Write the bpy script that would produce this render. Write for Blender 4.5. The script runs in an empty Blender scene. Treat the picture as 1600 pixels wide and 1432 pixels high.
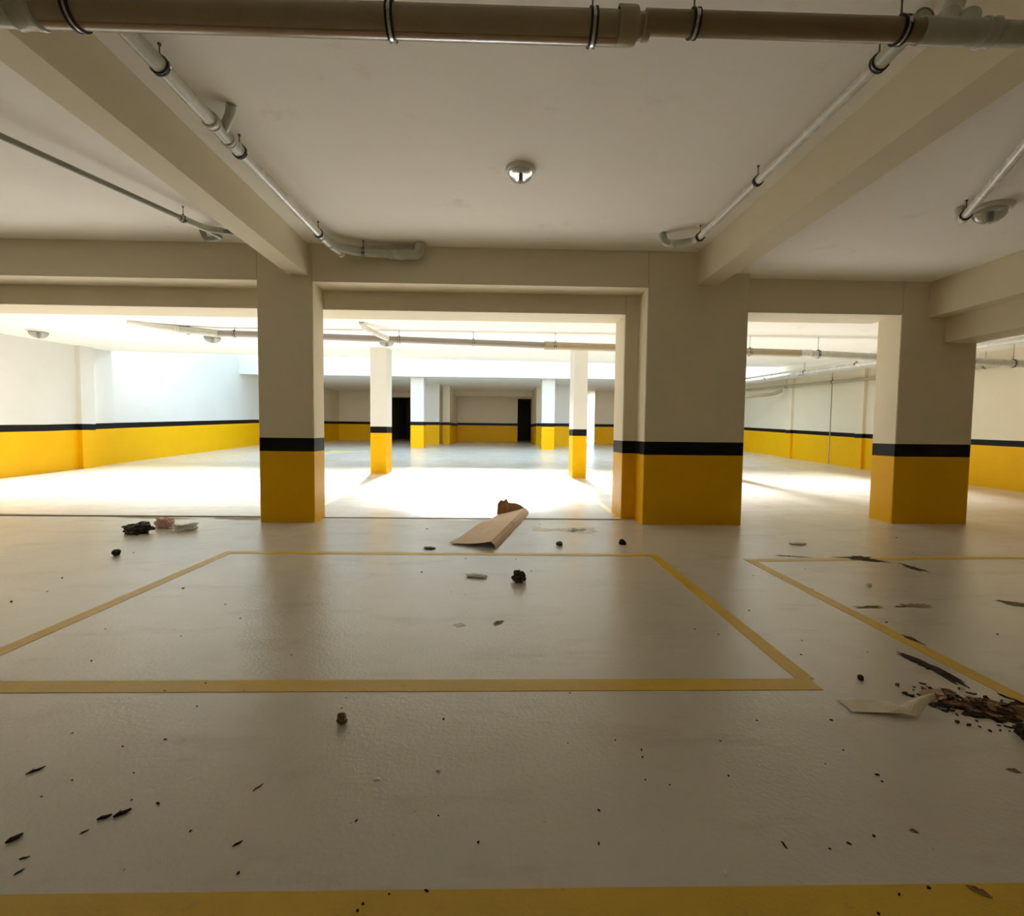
import bpy, bmesh, math, random
from mathutils import Vector, Matrix, noise

# ------------------------------------------------------------------ camera, world, sun, exposure
sc = bpy.context.scene
COL = sc.collection

F_PX, PITCH, ROLL, YAW, CAM_H = 780.0, 0.0530, 0.0109, 0.0250, 1.40
cam = bpy.data.cameras.new('camera')
cam.sensor_fit = 'HORIZONTAL'; cam.sensor_width = 36.0
cam.lens = F_PX / 1600.0 * 36.0
cam.clip_start = 0.05; cam.clip_end = 300
cam_o = bpy.data.objects.new('camera', cam); COL.objects.link(cam_o)
fw = Vector((math.sin(YAW)*math.cos(PITCH), math.cos(YAW)*math.cos(PITCH), -math.sin(PITCH)))
rt0 = Vector((math.cos(YAW), -math.sin(YAW), 0)); up0 = rt0.cross(fw)
rt = rt0*math.cos(ROLL) + up0*math.sin(ROLL); up = up0*math.cos(ROLL) - rt0*math.sin(ROLL)
M = Matrix.Identity(4)
for i in range(3):
    M[i][0] = rt[i]; M[i][1] = up[i]; M[i][2] = -fw[i]
M[2][3] = CAM_H
cam_o.matrix_world = M
sc.camera = cam_o

world = bpy.data.worlds.new('sky'); sc.world = world; world.use_nodes = True
bg = world.node_tree.nodes['Background']
bg.inputs[0].default_value = (0.58, 0.81, 1.0, 1); bg.inputs[1].default_value = 2.6

sun = bpy.data.lights.new('sun', 'SUN'); sun.energy = 30.5; sun.angle = math.radians(13); sun.color = (0.98, 0.98, 1.0)
sun_o = bpy.data.objects.new('sun', sun); COL.objects.link(sun_o)
sun_o.rotation_euler = Vector((0.05, -1.0, -0.535)).to_track_quat('-Z', 'Y').to_euler()
sun_o.location = (0, 20, 30)

sc.view_settings.view_transform = 'Standard'; sc.view_settings.look = 'None'
sc.view_settings.gamma = 1.0; sc.view_settings.use_curve_mapping = False
sc.view_settings.exposure = 0.0
sc.cycles.max_bounces = 20; sc.cycles.diffuse_bounces = 12; sc.cycles.glossy_bounces = 6
sc.cycles.sample_clamp_indirect = 12.0

# ------------------------------------------------------------------ materials
def new_mat(name):
    m = bpy.data.materials.new(name); m.use_nodes = True
    nt = m.node_tree; b = nt.nodes['Principled BSDF']
    return m, nt, b

def paint(name, c0, c1, scale=2.0, rough=(0.45, 0.6), bump=0.0, bscale=60.0, spec=0.5, metal=0.0, dirt=None):
    m, nt, b = new_mat(name)
    tc = nt.nodes.new('ShaderNodeNewGeometry')
    n = nt.nodes.new('ShaderNodeTexNoise'); n.inputs['Scale'].default_value = scale
    n.inputs['Detail'].default_value = 5; n.inputs['Roughness'].default_value = 0.6
    nt.links.new(tc.outputs['Position'], n.inputs['Vector'])
    r = nt.nodes.new('ShaderNodeValToRGB')
    r.color_ramp.elements[0].position = 0.3; r.color_ramp.elements[1].position = 0.7
    r.color_ramp.elements[0].color = (*c0, 1); r.color_ramp.elements[1].color = (*c1, 1)
    nt.links.new(n.outputs['Fac'], r.inputs['Fac'])
    col = r.outputs['Color']
    if dirt:
        dc, ds, lo, hi = dirt
        n2 = nt.nodes.new('ShaderNodeTexNoise'); n2.inputs['Scale'].default_value = ds
        n2.inputs['Detail'].default_value = 8; n2.inputs['Roughness'].default_value = 0.7
        nt.links.new(tc.outputs['Position'], n2.inputs['Vector'])
        mr = nt.nodes.new('ShaderNodeMapRange'); mr.inputs[1].default_value = lo; mr.inputs[2].default_value = hi
        nt.links.new(n2.outputs['Fac'], mr.inputs[0])
        mx = nt.nodes.new('ShaderNodeMix'); mx.data_type = 'RGBA'
        nt.links.new(mr.outputs[0], mx.inputs[0]); nt.links.new(col, mx.inputs[6]); mx.inputs[7].default_value = (*dc, 1)
        col = mx.outputs[2]
    nt.links.new(col, b.inputs['Base Color'])
    mr = nt.nodes.new('ShaderNodeMapRange'); mr.inputs[3].default_value = rough[0]; mr.inputs[4].default_value = rough[1]
    nt.links.new(n.outputs['Fac'], mr.inputs[0]); nt.links.new(mr.outputs[0], b.inputs['Roughness'])
    b.inputs['Specular IOR Level'].default_value = spec; b.inputs['Metallic'].default_value = metal
    if bump:
        n3 = nt.nodes.new('ShaderNodeTexNoise'); n3.inputs['Scale'].default_value = bscale
        n3.inputs['Detail'].default_value = 4
        nt.links.new(tc.outputs['Position'], n3.inputs['Vector'])
        bp = nt.nodes.new('ShaderNodeBump'); bp.inputs['Strength'].default_value = bump; bp.inputs['Distance'].default_value = 0.01
        nt.links.new(n3.outputs['Fac'], bp.inputs['Height']); nt.links.new(bp.outputs[0], b.inputs['Normal'])
    return m

MT = {}
MT['cream'] = paint('cream_wall_paint', (0.72, 0.645, 0.485), (0.76, 0.685, 0.525), 0.8, (0.55, 0.7), 0.10, 25, 0.3)
MT['ceil'] = paint('ceiling_paint', (0.86, 0.84, 0.79), (0.90, 0.88, 0.83), 0.9, (0.7, 0.85), 0.12, 14, 0.2,
                   dirt=((0.70, 0.65, 0.57), 1.6, 0.60, 0.80))
MT['white'] = paint('white_wall_paint', (0.67, 0.66, 0.615), (0.71, 0.70, 0.655), 0.7, (0.55, 0.7), 0.08, 25, 0.3)
MT['yellow'] = paint('yellow_gloss_paint', (0.80, 0.435, 0.001), (0.84, 0.465, 0.002), 1.5, (0.40, 0.52), 0.10, 22, 0.16)
MT['black'] = paint('black_gloss_paint', (0.005, 0.0045, 0.005), (0.009, 0.008, 0.008), 3, (0.34, 0.46), 0.10, 22, 0.16)
MT['line'] = paint('yellow_line_paint', (0.66, 0.42, 0.02), (0.76, 0.50, 0.03), 3, (0.34, 0.5), 0.12, 60, 0.5,
                   dirt=((0.42, 0.30, 0.08), 14, 0.60, 0.78))
MT['line_faint'] = paint('worn_line_paint', (0.68, 0.53, 0.20), (0.72, 0.60, 0.34), 3, (0.34, 0.5), 0.12, 60, 0.5)
MT['pvc_brown'] = paint('brown_plastic', (0.26, 0.20, 0.115), (0.30, 0.23, 0.14), 4, (0.2, 0.3), 0, 1, 0.5)
MT['pvc_tan'] = paint('tan_plastic', (0.37, 0.31, 0.205), (0.41, 0.345, 0.235), 4, (0.18, 0.27), 0, 1, 0.5)
MT['pvc_grey'] = paint('grey_plastic', (0.47, 0.48, 0.42), (0.52, 0.53, 0.47), 4, (0.22, 0.32), 0, 1, 0.5)
MT['pvc_white'] = paint('white_plastic', (0.62, 0.615, 0.57), (0.68, 0.67, 0.63), 4, (0.22, 0.32), 0, 1, 0.5)
MT['pvc_dark'] = paint('dark_grey_plastic', (0.24, 0.23, 0.19), (0.28, 0.27, 0.22), 4, (0.3, 0.4), 0, 1, 0.5)
MT['pvc_taupe'] = paint('taupe_plastic', (0.27, 0.245, 0.215), (0.31, 0.28, 0.25), 4, (0.25, 0.35), 0, 1, 0.5)
MT['stripe'] = paint('red_brown_print', (0.25, 0.09, 0.05), (0.30, 0.12, 0.07), 9, (0.4, 0.5))
MT['stripe_wide'] = paint('faded_red_print', (0.36, 0.22, 0.13), (0.40, 0.26, 0.16), 9, (0.2, 0.3))
MT['steel'] = paint('galvanised_steel', (0.55, 0.54, 0.52), (0.66, 0.65, 0.63), 20, (0.22, 0.35), 0, 1, 0.5, 1.0)
MT['rubber'] = paint('black_rubber', (0.012, 0.012, 0.012), (0.02, 0.02, 0.02), 10, (0.5, 0.6))
MT['rod'] = paint('dark_threaded_rod', (0.14, 0.12, 0.10), (0.20, 0.17, 0.14), 30, (0.4, 0.5), 0, 1, 0.5, 0.7)
MT['lamp_white'] = paint('lamp_body', (0.70, 0.68, 0.62), (0.74, 0.72, 0.66), 5, (0.35, 0.45))
MT['chrome'] = paint('lamp_reflector', (0.55, 0.55, 0.52), (0.62, 0.62, 0.58), 5, (0.12, 0.2), 0, 1, 0.5, 1.0)
MT['dark_metal'] = paint('lamp_inside', (0.05, 0.05, 0.045), (0.08, 0.08, 0.07), 5, (0.3, 0.4))
MT['cardboard'] = paint('cardboard', (0.66, 0.50, 0.37), (0.72, 0.56, 0.43), 5, (0.7, 0.85), 0.1, 60, 0.2)
MT['card_dark'] = paint('cardboard_inner', (0.30, 0.17, 0.08), (0.36, 0.22, 0.11), 8, (0.75, 0.9), 0.15, 60, 0.2)
MT['paper'] = paint('cream_paper', (0.74, 0.66, 0.52), (0.80, 0.72, 0.58), 6, (0.5, 0.65), 0.1, 40, 0.3)
MT['paper_white'] = paint('white_paper', (0.74, 0.73, 0.70), (0.82, 0.81, 0.79), 12, (0.5, 0.7))
MT['pink'] = paint('pink_paper', (0.72, 0.42, 0.42), (0.80, 0.62, 0.60), 14, (0.5, 0.7))
MT['bag'] = paint('black_plastic_bag', (0.015, 0.016, 0.014), (0.03, 0.03, 0.028), 10, (0.22, 0.34), 0.3, 30)
MT['mud'] = paint('dark_mud', (0.05, 0.035, 0.018), (0.10, 0.07, 0.035), 18, (0.7, 0.9), 0.5, 50, 0.2)
MT['mud_light'] = paint('thin_grey_mud', (0.20, 0.165, 0.105), (0.28, 0.235, 0.16), 14, (0.6, 0.8), 0.2, 50, 0.2)
MT['dust'] = paint('white_dust', (0.84, 0.83, 0.79), (0.88, 0.87, 0.84), 10, (0.7, 0.9), 0.3, 50, 0.2)
MT['puddle'] = paint('grey_cement_patch', (0.24, 0.225, 0.185), (0.30, 0.28, 0.24), 10, (0.5, 0.7), 0.2, 50, 0.2)
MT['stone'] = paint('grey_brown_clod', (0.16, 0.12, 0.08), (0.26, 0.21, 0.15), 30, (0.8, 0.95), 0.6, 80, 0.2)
MT['stone_dark'] = paint('dark_clod', (0.03, 0.027, 0.02), (0.16, 0.14, 0.10), 26, (0.8, 0.95), 0.6, 80, 0.2)
MT['crumb'] = paint('dark_crumb', (0.03, 0.024, 0.016), (0.07, 0.055, 0.035), 40, (0.8, 0.95), 0, 1, 0.2)
MT['leaf'] = paint('dry_leaf', (0.19, 0.105, 0.045), (0.32, 0.19, 0.09), 25, (0.6, 0.8), 0.2, 80, 0.3)
MT['leaf_tan'] = paint('tan_chip', (0.42, 0.29, 0.18), (0.54, 0.39, 0.25), 25, (0.6, 0.8), 0.2, 80, 0.3)
MT['bark'] = paint('dark_bark', (0.025, 0.018, 0.012), (0.06, 0.04, 0.025), 20, (0.6, 0.8), 0.4, 60, 0.3)

def floor_mat():
    m, nt, b = new_mat('sealed_concrete_floor')
    N = nt.nodes.new; L = nt.links.new
    tc = N('ShaderNodeNewGeometry')
    def nz(scale, det, rough=0.6, stretch=None):
        n = N('ShaderNodeTexNoise'); n.inputs['Scale'].default_value = scale
        n.inputs['Detail'].default_value = det; n.inputs['Roughness'].default_value = rough
        if stretch:
            mp = N('ShaderNodeMapping'); mp.inputs['Scale'].default_value = stretch
            L(tc.outputs['Position'], mp.inputs['Vector']); L(mp.outputs[0], n.inputs['Vector'])
        else:
            L(tc.outputs['Position'], n.inputs['Vector'])
        return n
    n1 = nz(0.7, 6)
    r = N('ShaderNodeValToRGB'); r.color_ramp.elements[0].position = 0.28; r.color_ramp.elements[1].position = 0.72
    r.color_ramp.elements[0].color = (0.60, 0.57, 0.50, 1); r.color_ramp.elements[1].color = (0.69, 0.665, 0.60, 1)
    L(n1.outputs['Fac'], r.inputs['Fac'])
    # faint wipe marks and grime
    n2 = nz(1.6, 9, 0.72, (0.6, 1.6, 1))
    mr = N('ShaderNodeMapRange'); mr.inputs[1].default_value = 0.53; mr.inputs[2].default_value = 0.78; mr.inputs[4].default_value = 0.6
    L(n2.outputs['Fac'], mr.inputs[0])
    mx = N('ShaderNodeMix'); mx.data_type = 'RGBA'; mx.inputs[7].default_value = (0.38, 0.34, 0.26, 1)
    L(mr.outputs[0], mx.inputs[0]); L(r.outputs['Color'], mx.inputs[6])
    # tiny dark specks
    n3 = nz(38, 2, 0.5)
    mr3 = N('ShaderNodeMapRange'); mr3.inputs[1].default_value = 0.74; mr3.inputs[2].default_value = 0.78; mr3.inputs[4].default_value = 0.5
    L(n3.outputs['Fac'], mr3.inputs[0])
    mx2 = N('ShaderNodeMix'); mx2.data_type = 'RGBA'; mx2.inputs[7].default_value = (0.16, 0.13, 0.09, 1)
    L(mr3.outputs[0], mx2.inputs[0]); L(mx.outputs[2], mx2.inputs[6])
    L(mx2.outputs[2], b.inputs['Base Color'])
    n4 = nz(2.5, 6, 0.65)
    mr4 = N('ShaderNodeMapRange'); mr4.inputs[3].default_value = 0.14; mr4.inputs[4].default_value = 0.32
    L(n4.outputs['Fac'], mr4.inputs[0]); L(mr4.outputs[0], b.inputs['Roughness'])
    b.inputs['Specular IOR Level'].default_value = 0.85
    n5 = nz(45, 5, 0.6); bp = N('ShaderNodeBump'); bp.inputs['Strength'].default_value = 0.36; bp.inputs['Distance'].default_value = 0.006
    n6 = nz(7, 3, 0.5); bp2 = N('ShaderNodeBump'); bp2.inputs['Strength'].default_value = 0.10; bp2.inputs['Distance'].default_value = 0.02
    L(n5.outputs['Fac'], bp.inputs['Height']); L(n6.outputs['Fac'], bp2.inputs['Height'])
    L(bp2.outputs[0], bp.inputs['Normal']); L(bp.outputs[0], b.inputs['Normal'])
    return m
MT['floor'] = floor_mat()

def glass_mat():
    m, nt, b = new_mat('clear_ribbed_glass')
    b.inputs['Base Color'].default_value = (0.80, 0.82, 0.78, 1)
    b.inputs['Transmission Weight'].default_value = 0.85; b.inputs['Roughness'].default_value = 0.08
    w = nt.nodes.new('ShaderNodeTexWave'); w.inputs['Scale'].default_value = 30
    tc = nt.nodes.new('ShaderNodeTexCoord'); nt.links.new(tc.outputs['Object'], w.inputs['Vector'])
    bp = nt.nodes.new('ShaderNodeBump'); bp.inputs['Strength'].default_value = 0.2; bp.inputs['Distance'].default_value = 0.004
    nt.links.new(w.outputs['Fac'], bp.inputs['Height']); nt.links.new(bp.outputs[0], b.inputs['Normal'])
    return m
MT['glass'] = glass_mat()

# ------------------------------------------------------------------ mesh helpers
class MB:
    def __init__(s): s.v = []; s.f = []
    def add(s, vs, fs):
        k = len(s.v); s.v += [tuple(p) for p in vs]; s.f += [tuple(i + k for i in f) for f in fs]; return s
    def hexa(s, bot, top):
        return s.add(list(bot) + list(top), [(3, 2, 1, 0), (4, 5, 6, 7), (0, 1, 5, 4), (1, 2, 6, 5), (2, 3, 7, 6), (3, 0, 4, 7)])
    def box(s, x0, x1, y0, y1, z0, z1):
        a = [(x0, y0), (x1, y0), (x1, y1), (x0, y1)]
        return s.hexa([(x, y, z0) for x, y in a], [(x, y, z1) for x, y in a])
    def prism(s, poly, zb, zt):
        n = len(poly)
        zb = zb if callable(zb) else (lambda x, y, z=zb: z); zt = zt if callable(zt) else (lambda x, y, z=zt: z)
        vs = [(x, y, zb(x, y)) for x, y in poly] + [(x, y, zt(x, y)) for x, y in poly]
        return s.add(vs, [tuple(range(n - 1, -1, -1)), tuple(range(n, 2*n))] + [(i, (i+1) % n, n + (i+1) % n, n + i) for i in range(n)])
    def tube(s, pts, r, seg=20, cap=True):
        pts = [Vector(p) for p in pts]; rs = r if isinstance(r, (list, tuple)) else [r]*len(pts)
        d = (pts[1]-pts[0]).normalized()
        u = d.orthogonal().normalized(); rings = []
        for i, p in enumerate(pts):
            if i == 0: t = (pts[1]-pts[0]).normalized()
            elif i == len(pts)-1: t = (pts[-1]-pts[-2]).normalized()
            else: t = ((pts[i]-pts[i-1]).normalized() + (pts[i+1]-pts[i]).normalized()).normalized()
            u = (u - t*u.dot(t)).normalized(); w = t.cross(u)
            rings.append([p + (u*math.cos(a) + w*math.sin(a))*rs[i] for a in (2*math.pi*k/seg for k in range(seg))])
        vs = [q for g in rings for q in g]; fs = []
        for i in range(len(rings)-1):
            for k in range(seg):
                a, b = i*seg+k, i*seg+(k+1) % seg; fs.append((a, b, b+seg, a+seg))
        if cap:
            fs.append(tuple(range(seg-1, -1, -1))); fs.append(tuple((len(rings)-1)*seg+k for k in range(seg)))
        return s.add(vs, fs)
    def lathe(s, prof, c, seg=32, axis=None):
        # prof: (radius, height along axis)
        ax = Vector(axis or (0, 0, 1)).normalized(); u = ax.orthogonal().normalized(); w = ax.cross(u); c = Vector(c)
        vs = []; fs = []
        for r, h in prof:
            for k in range(seg):
                a = 2*math.pi*k/seg; vs.append(c + ax*h + (u*math.cos(a)+w*math.sin(a))*r)
        n = len(prof)
        for i in range(n-1):
            for k in range(seg):
                a, b = i*seg+k, i*seg+(k+1) % seg; fs.append((a, b, b+seg, a+seg))
        return s.add(vs, fs)
    def build(s, name, mat, parent=None, smooth=False, origin=None):
        o_ = Vector(origin) if origin is not None else Vector((0, 0, 0))
        me = bpy.data.meshes.new(name)
        me.from_pydata([tuple(Vector(p)-o_) for p in s.v], [], s.f); me.update()
        bm = bmesh.new(); bm.from_mesh(me); bmesh.ops.recalc_face_normals(bm, faces=bm.faces); bm.to_mesh(me); bm.free()
        if smooth:
            for p in me.polygons: p.use_smooth = True
            try: me.set_sharp_from_angle(angle=math.radians(40))
            except Exception: pass
        me.materials.append(MT[mat])
        o = bpy.data.objects.new(name, me); COL.objects.link(o)
        o.location = o_
        if parent is not None:
            o.parent = parent; o.location = o_ - parent.location
        return o

def tag(o, label=None, cat=None, group=None, kind=None):
    if label: o['label'] = label
    if cat: o['category'] = cat
    if group: o['group'] = group
    if kind: o['kind'] = kind
    return o
def thing(name, loc, label, cat, group=None):
    o = bpy.data.objects.new(name, None); COL.objects.link(o); o.location = loc; o.empty_display_size = 0.1
    return tag(o, label, cat, group)
def fillet(pts, rad, n=6):
    pts = [Vector(p) for p in pts]; out = [pts[0]]
    for i in range(1, len(pts)-1):
        a, b, c = pts[i-1], pts[i], pts[i+1]
        da, dc = (a-b), (c-b); r = min(rad, da.length*0.45, dc.length*0.45)
        p0 = b + da.normalized()*r; p1 = b + dc.normalized()*r
        for k in range(n+1):
            t = k/n; out.append(p0*(1-t)**2 + b*2*t*(1-t) + p1*t*t)
    out.append(pts[-1]); return out
def chamfer(poly, c=0.012):
    out = []; n = len(poly)
    for i in range(n):
        p, q, r = Vector(poly[i-1]), Vector(poly[i]), Vector(poly[(i+1) % n])
        out.append(tuple(q + (p-q).normalized()*c)); out.append(tuple(q + (r-q).normalized()*c))
    return out

# floor profile: level up to the joint, then a gentle ramp
YJ = 7.95
BR = [(-10.2, 0.0), (YJ, 0.0), (14.0, 0.121), (26.0, 0.541), (44.0, 0.757)]
def fz(x, y):
    for (a, za), (b, zb) in zip(BR, BR[1:]):
        if y <= b: return za + (zb-za)*max(0.0, y-a)/(b-a)
    return BR[-1][1]
XL, XR = -12.45, 12.60
CZ, CZR = 4.10, 3.80                      # near ceilings (centre/left, right bay)
Z2 = lambda y: 3.55 + 0.035*(y-8.6)       # soffit of the second hall
EDGE = lambda x: 17.6 + 0.09*x            # where that slab ends at the light court
ZF = 4.02                                 # soffit beyond the court
YF, YR, YB = 7.52, 7.97, 8.62

# ------------------------------------------------------------------ floor
m = MB()
xs = [XL-0.6, XR+0.3]
vs = []; ys = [b[0] for b in BR]
for y in ys:
    vs += [(xs[0], y, fz(0, y)), (xs[1], y, fz(0, y))]
n = len(vs)
vs += [(x, y, z-0.3) for x, y, z in vs]
fs = []
for i in range(len(ys)-1):
    a = 2*i; fs += [(a, a+1, a+3, a+2), (n+a+2, n+a+3, n+a+1, n+a), (a, a+2, n+a+2, n+a), (a+1, n+a+1, n+a+3, a+3)]
fs += [(0, n, n+1, 1), (2*len(ys)-2, 2*len(ys)-1, n+2*len(ys)-1, n+2*len(ys)-2)]
m.add(vs, fs)
floor = m.build('floor', 'floor')
tag(floor, 'glossy pale grey concrete garage floor with dirt and scuffs', kind='structure')

# ------------------------------------------------------------------ ceilings
m = MB().box(XL-0.3, 3.10, -10.2, YF+0.4, CZ, 5.2)
tag(m.build('ceiling', 'ceil'), 'off-white painted garage ceiling over the near bays', kind='structure')
m = MB().box(3.10, XR+0.3, -10.2, YR+0.4, CZR, 5.2)
tag(m.build('ceiling', 'ceil'), 'off-white painted ceiling of the lower right bay', kind='structure')
m = MB()
xa, xb = XL-0.5, 10.5
m.prism([(xa, YB), (xb, YB), (xb, EDGE(xb)), (xa, EDGE(xa))], lambda x, y: Z2(y), lambda x, y: 4.75)
m.prism([(xb, YB), (XR+0.3, YB), (XR+0.3, 24.5), (xb, 24.5)], lambda x, y: Z2(min(y, 20)) - 0.06, lambda x, y: 4.75)
tag(m.build('ceiling', 'ceil'), 'white sloping ceiling of the bright hall behind the columns', kind='structure')
m = MB().box(XL-0.6, XR+0.3, 24.9, 44.0, ZF+0.12, 4.9)
tag(m.build('ceiling', 'ceil'), 'ceiling of the darker rooms beyond the open light court', kind='structure')

# ------------------------------------------------------------------ walls with painted dado
def wall(name, label, path, tops, out, up_mat='cream', dy=1.15, db=0.18, cut=None):
    """path: list of (x,y); out: thickness vector (x,y); tops: top z per path point"""
    def strip(z0, z1):
        m = MB()
        for (p, q, tp, tq) in zip(path, path[1:], tops, tops[1:]):
            ox, oy = out
            quad = [(p[0], p[1]), (q[0], q[1]), (q[0]+ox, q[1]+oy), (p[0]+ox, p[1]+oy)]
            top = [tp, tq, tq, tp]
            b = [fz(0, p[1]), fz(0, q[1]), fz(0, q[1]), fz(0, p[1])]
            lo = [b[i]+z0 for i in range(4)]; hi = [top[i] if z1 is None else b[i]+z1 for i in range(4)]
            m.hexa([(*quad[i], lo[i]) for i in range(4)], [(*quad[i], hi[i]) for i in range(4)])
        return m
    w = strip(dy+db, None).build(name, up_mat); tag(w, label, kind='structure')
    d = strip(-0.02, dy).build('yellow_dado', 'yellow', w); d['label'] = 'glossy yellow painted dado'
    s = strip(dy, dy+db).build('black_stripe', 'black', w); s['label'] = 'black painted stripe above the dado'
    return w

def pilaster(wallobj, x0, x1, y0, y1, top, dy=1.15, db=0.18, mat='white'):
    b = fz(0, y0)
    MB().box(x0, x1, y0, y1, b+dy+db, top).build('pilaster', mat, wallobj)
    MB().box(x0, x1, y0, y1, b-0.02, b+dy).build('pilaster_dado', 'yellow', wallobj)
    MB().box(x0, x1, y0, y1, b+dy, b+dy+db).build('pilaster_stripe', 'black', wallobj)

wl = wall('wall_left', 'white left side wall with yellow dado under a black stripe',
          [(XL, -10), (XL, YJ), (XL, 14), (XL, 16.45)], [4.2, 4.2, Z2(14)+0.1, Z2(16.45)+0.1], (-0.25, 0), 'white')
pilaster(wl, XL, XL+0.14, 15.05, 15.55, Z2(15.1)+0.02)
wall('wall_left', 'bluish daylit left wall of the open light court',
     [(XL-0.1, 16.45), (XL-0.1, 26.0), (XL-0.1, 27.0)], [5.7, 5.7, 5.7], (-0.25, 0), 'white')
wall('wall_left', 'shaded left side wall of the rooms beyond the light court',
     [(-11.5, 27.0), (-11.5, 40.0)], [ZF+0.2, ZF+0.2], (-0.2, 0), 'cream')
wall('wall_far', 'short cream return wall at the end of the light court',
     [(XL-0.1, 27.0), (-11.5, 27.0)], [ZF+0.2, ZF+0.2], (0, 0.2), 'white')
wr = wall('wall_right', 'cream right side wall with yellow dado under a dark stripe',
          [(XR, -10), (XR, YJ), (XR, 14), (XR, 26), (XR, 44)], [4.2, 4.2, 4.4, 4.6, 4.6], (0.25, 0), 'cream', 1.08, 0.15)
for y in (16.95, 21.2, 26.2):
    pilaster(wr, XR-0.10, XR, y, y+0.35, Z2(min(y, 20))-0.08, 1.08, 0.15, 'cream')
tag(MB().box(XR-0.012, XR, 18.75, 18.79, fz(0, 18.7), 3.6).build('joint_strip', 'pvc_dark', wr))
tag(MB().box(XL-0.3, XR+0.3, -10.25, -10.0, -0.1, 4.4).build('wall_rear', 'cream'), 'cream wall behind the viewer closing the garage', kind='structure')

# fascia over the rooms beyond the court
tag(MB().box(XL-0.3, XR+0.3, 24.5, 25.0, ZF, 5.7).build('wall_fascia', 'white'), 'brilliant white daylit fascia above the far openings', kind='structure')

# far back walls
def far_wall(x0, x1, y, top, lab, t=0.2, mat='cream'):
    return wall('wall_far', lab, [(x0, y), (x1, y)], [top, top], (0, t), mat)
far_wall(-11.5, -8.1, 36.0, ZF+0.2, 'shaded cream back wall beside the dark passage')
far_wall(-6.4, -3.95, 36.0, ZF+0.2, 'cream back wall right of the dark passage')
far_wall(-3.75, 1.27, 36.0, ZF+0.2, 'cream back wall of the recess between the bright piers')
far_wall(2.56, 6.3, 36.0, ZF+0.2, 'cream back wall right of the dark doorway')
far_wall(6.3, XR, 33.0, ZF+0.2, 'light cream wall segment at the right of the far rooms')
far_wall(-4.75, -3.56, 29.5, ZF+0.2, 'pale cream wall face right behind the left bright pier', 0.25, 'white')
far_wall(-3.47, -3.05, 30.5, ZF+0.2, 'narrow cream jamb beside the thin dark gap', 5.4)
far_wall(2.22, 2.62, 30.5, ZF+0.2, 'narrow cream jamb beside the dark doorway', 5.4)
far_wall(3.05, 4.1, 29.0, ZF+0.2, 'sunlit white wall face behind the right bright pier', 0.25, 'white')
# dark rooms behind the two openings
for nm, x0, x1 in (('dark passage', -8.1, -6.4), ('dark doorway', 1.27, 2.56)):
    m = MB().box(x0-0.25, x0, 36.2, 43.5, 0.6, ZF+0.2).box(x1, x1+0.25, 36.2, 43.5, 0.6, ZF+0.2).box(x0-0.25, x1+0.25, 43.5, 43.8, 0.6, ZF+0.2)
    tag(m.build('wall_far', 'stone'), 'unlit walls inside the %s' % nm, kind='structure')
    tag(MB().box(x0, x1, 36.0, 36.2, 3.75, ZF+0.2).build('trim_%d' % (1 if x0 < 0 else 2), 'cream'), 'cream lintel over the %s' % nm, kind='structure')
tag(MB().box(-3.05, 2.22, 34.6, 35.0, 3.80, ZF+0.12).build('ceiling_beam', 'cream'), 'cream beam across the far recess ceiling', 'beam')

# ------------------------------------------------------------------ columns
def column(poly, top, label, dy, db, group=None, mat='cream', part_label=True):
    cx = sum(p[0] for p in poly)/len(poly); cy = sum(p[1] for p in poly)/len(poly)
    t = thing('column', (cx, cy, fz(cx, cy)), label, 'column', group)
    b = fz(cx, min(p[1] for p in poly)); ch = chamfer(poly)
    MB().prism(ch, b+dy+db, top).build('shaft', mat, t)
    d = MB().prism(ch, lambda x, y: fz(x, y) - 0.004, b+dy).build('yellow_dado', 'yellow', t)
    s = MB().prism(ch, b+dy, b+dy+db).build('black_stripe', 'black', t)
    return t
R = lambda x0, x1, y0, y1: [(x0, y0), (x1, y0), (x1, y1), (x0, y1)]
column(R(-3.58, -2.77, YF, YR), CZ, 'square shaded column under the beam, nearest the black plastic bag', 1.07, 0.20)
column([(2.19, YF), (3.72, YF), (3.72, YB), (1.97, YB), (1.97, YR), (2.19, YR)], CZ, 'widest column with a stepped left edge, right of the cardboard', 1.07, 0.20)
column(R(6.27, 7.50, 7.76, 8.26), CZR, 'wide shaded column carrying the stepped beam at the right', 1.07, 0.20)
column(R(-3.72, -3.26, 14.46, 15.2), Z2(14.5), 'slim column in the bright hall, in line with the dark passage', 1.18, 0.185, None, 'white')
column(R(2.03, 2.42, 13.85, 14.6), Z2(13.9), 'slim column in the bright hall, before the overexposed pier', 1.18, 0.185, None, 'white')
column(R(6.42, 6.86, 14.1, 14.8), Z2(14.1), 'slim column half hidden behind the widest column', 1.18, 0.185, None, 'white')
column(R(-4.46, -3.80, 25.1, 25.8), ZF+0.12, 'bright white pier beyond the light court, beside the dark passage', 1.15, 0.18, None, 'white')
column(R(2.10, 2.75, 25.1, 25.8), ZF+0.12, 'overexposed white pier beyond the light court, beside the dark doorway', 1.15, 0.18, None, 'white')
column(R(-10.6, -9.8, YF, YR), CZ, 'outer column at the left end of the long beam', 1.07, 0.20)

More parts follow.
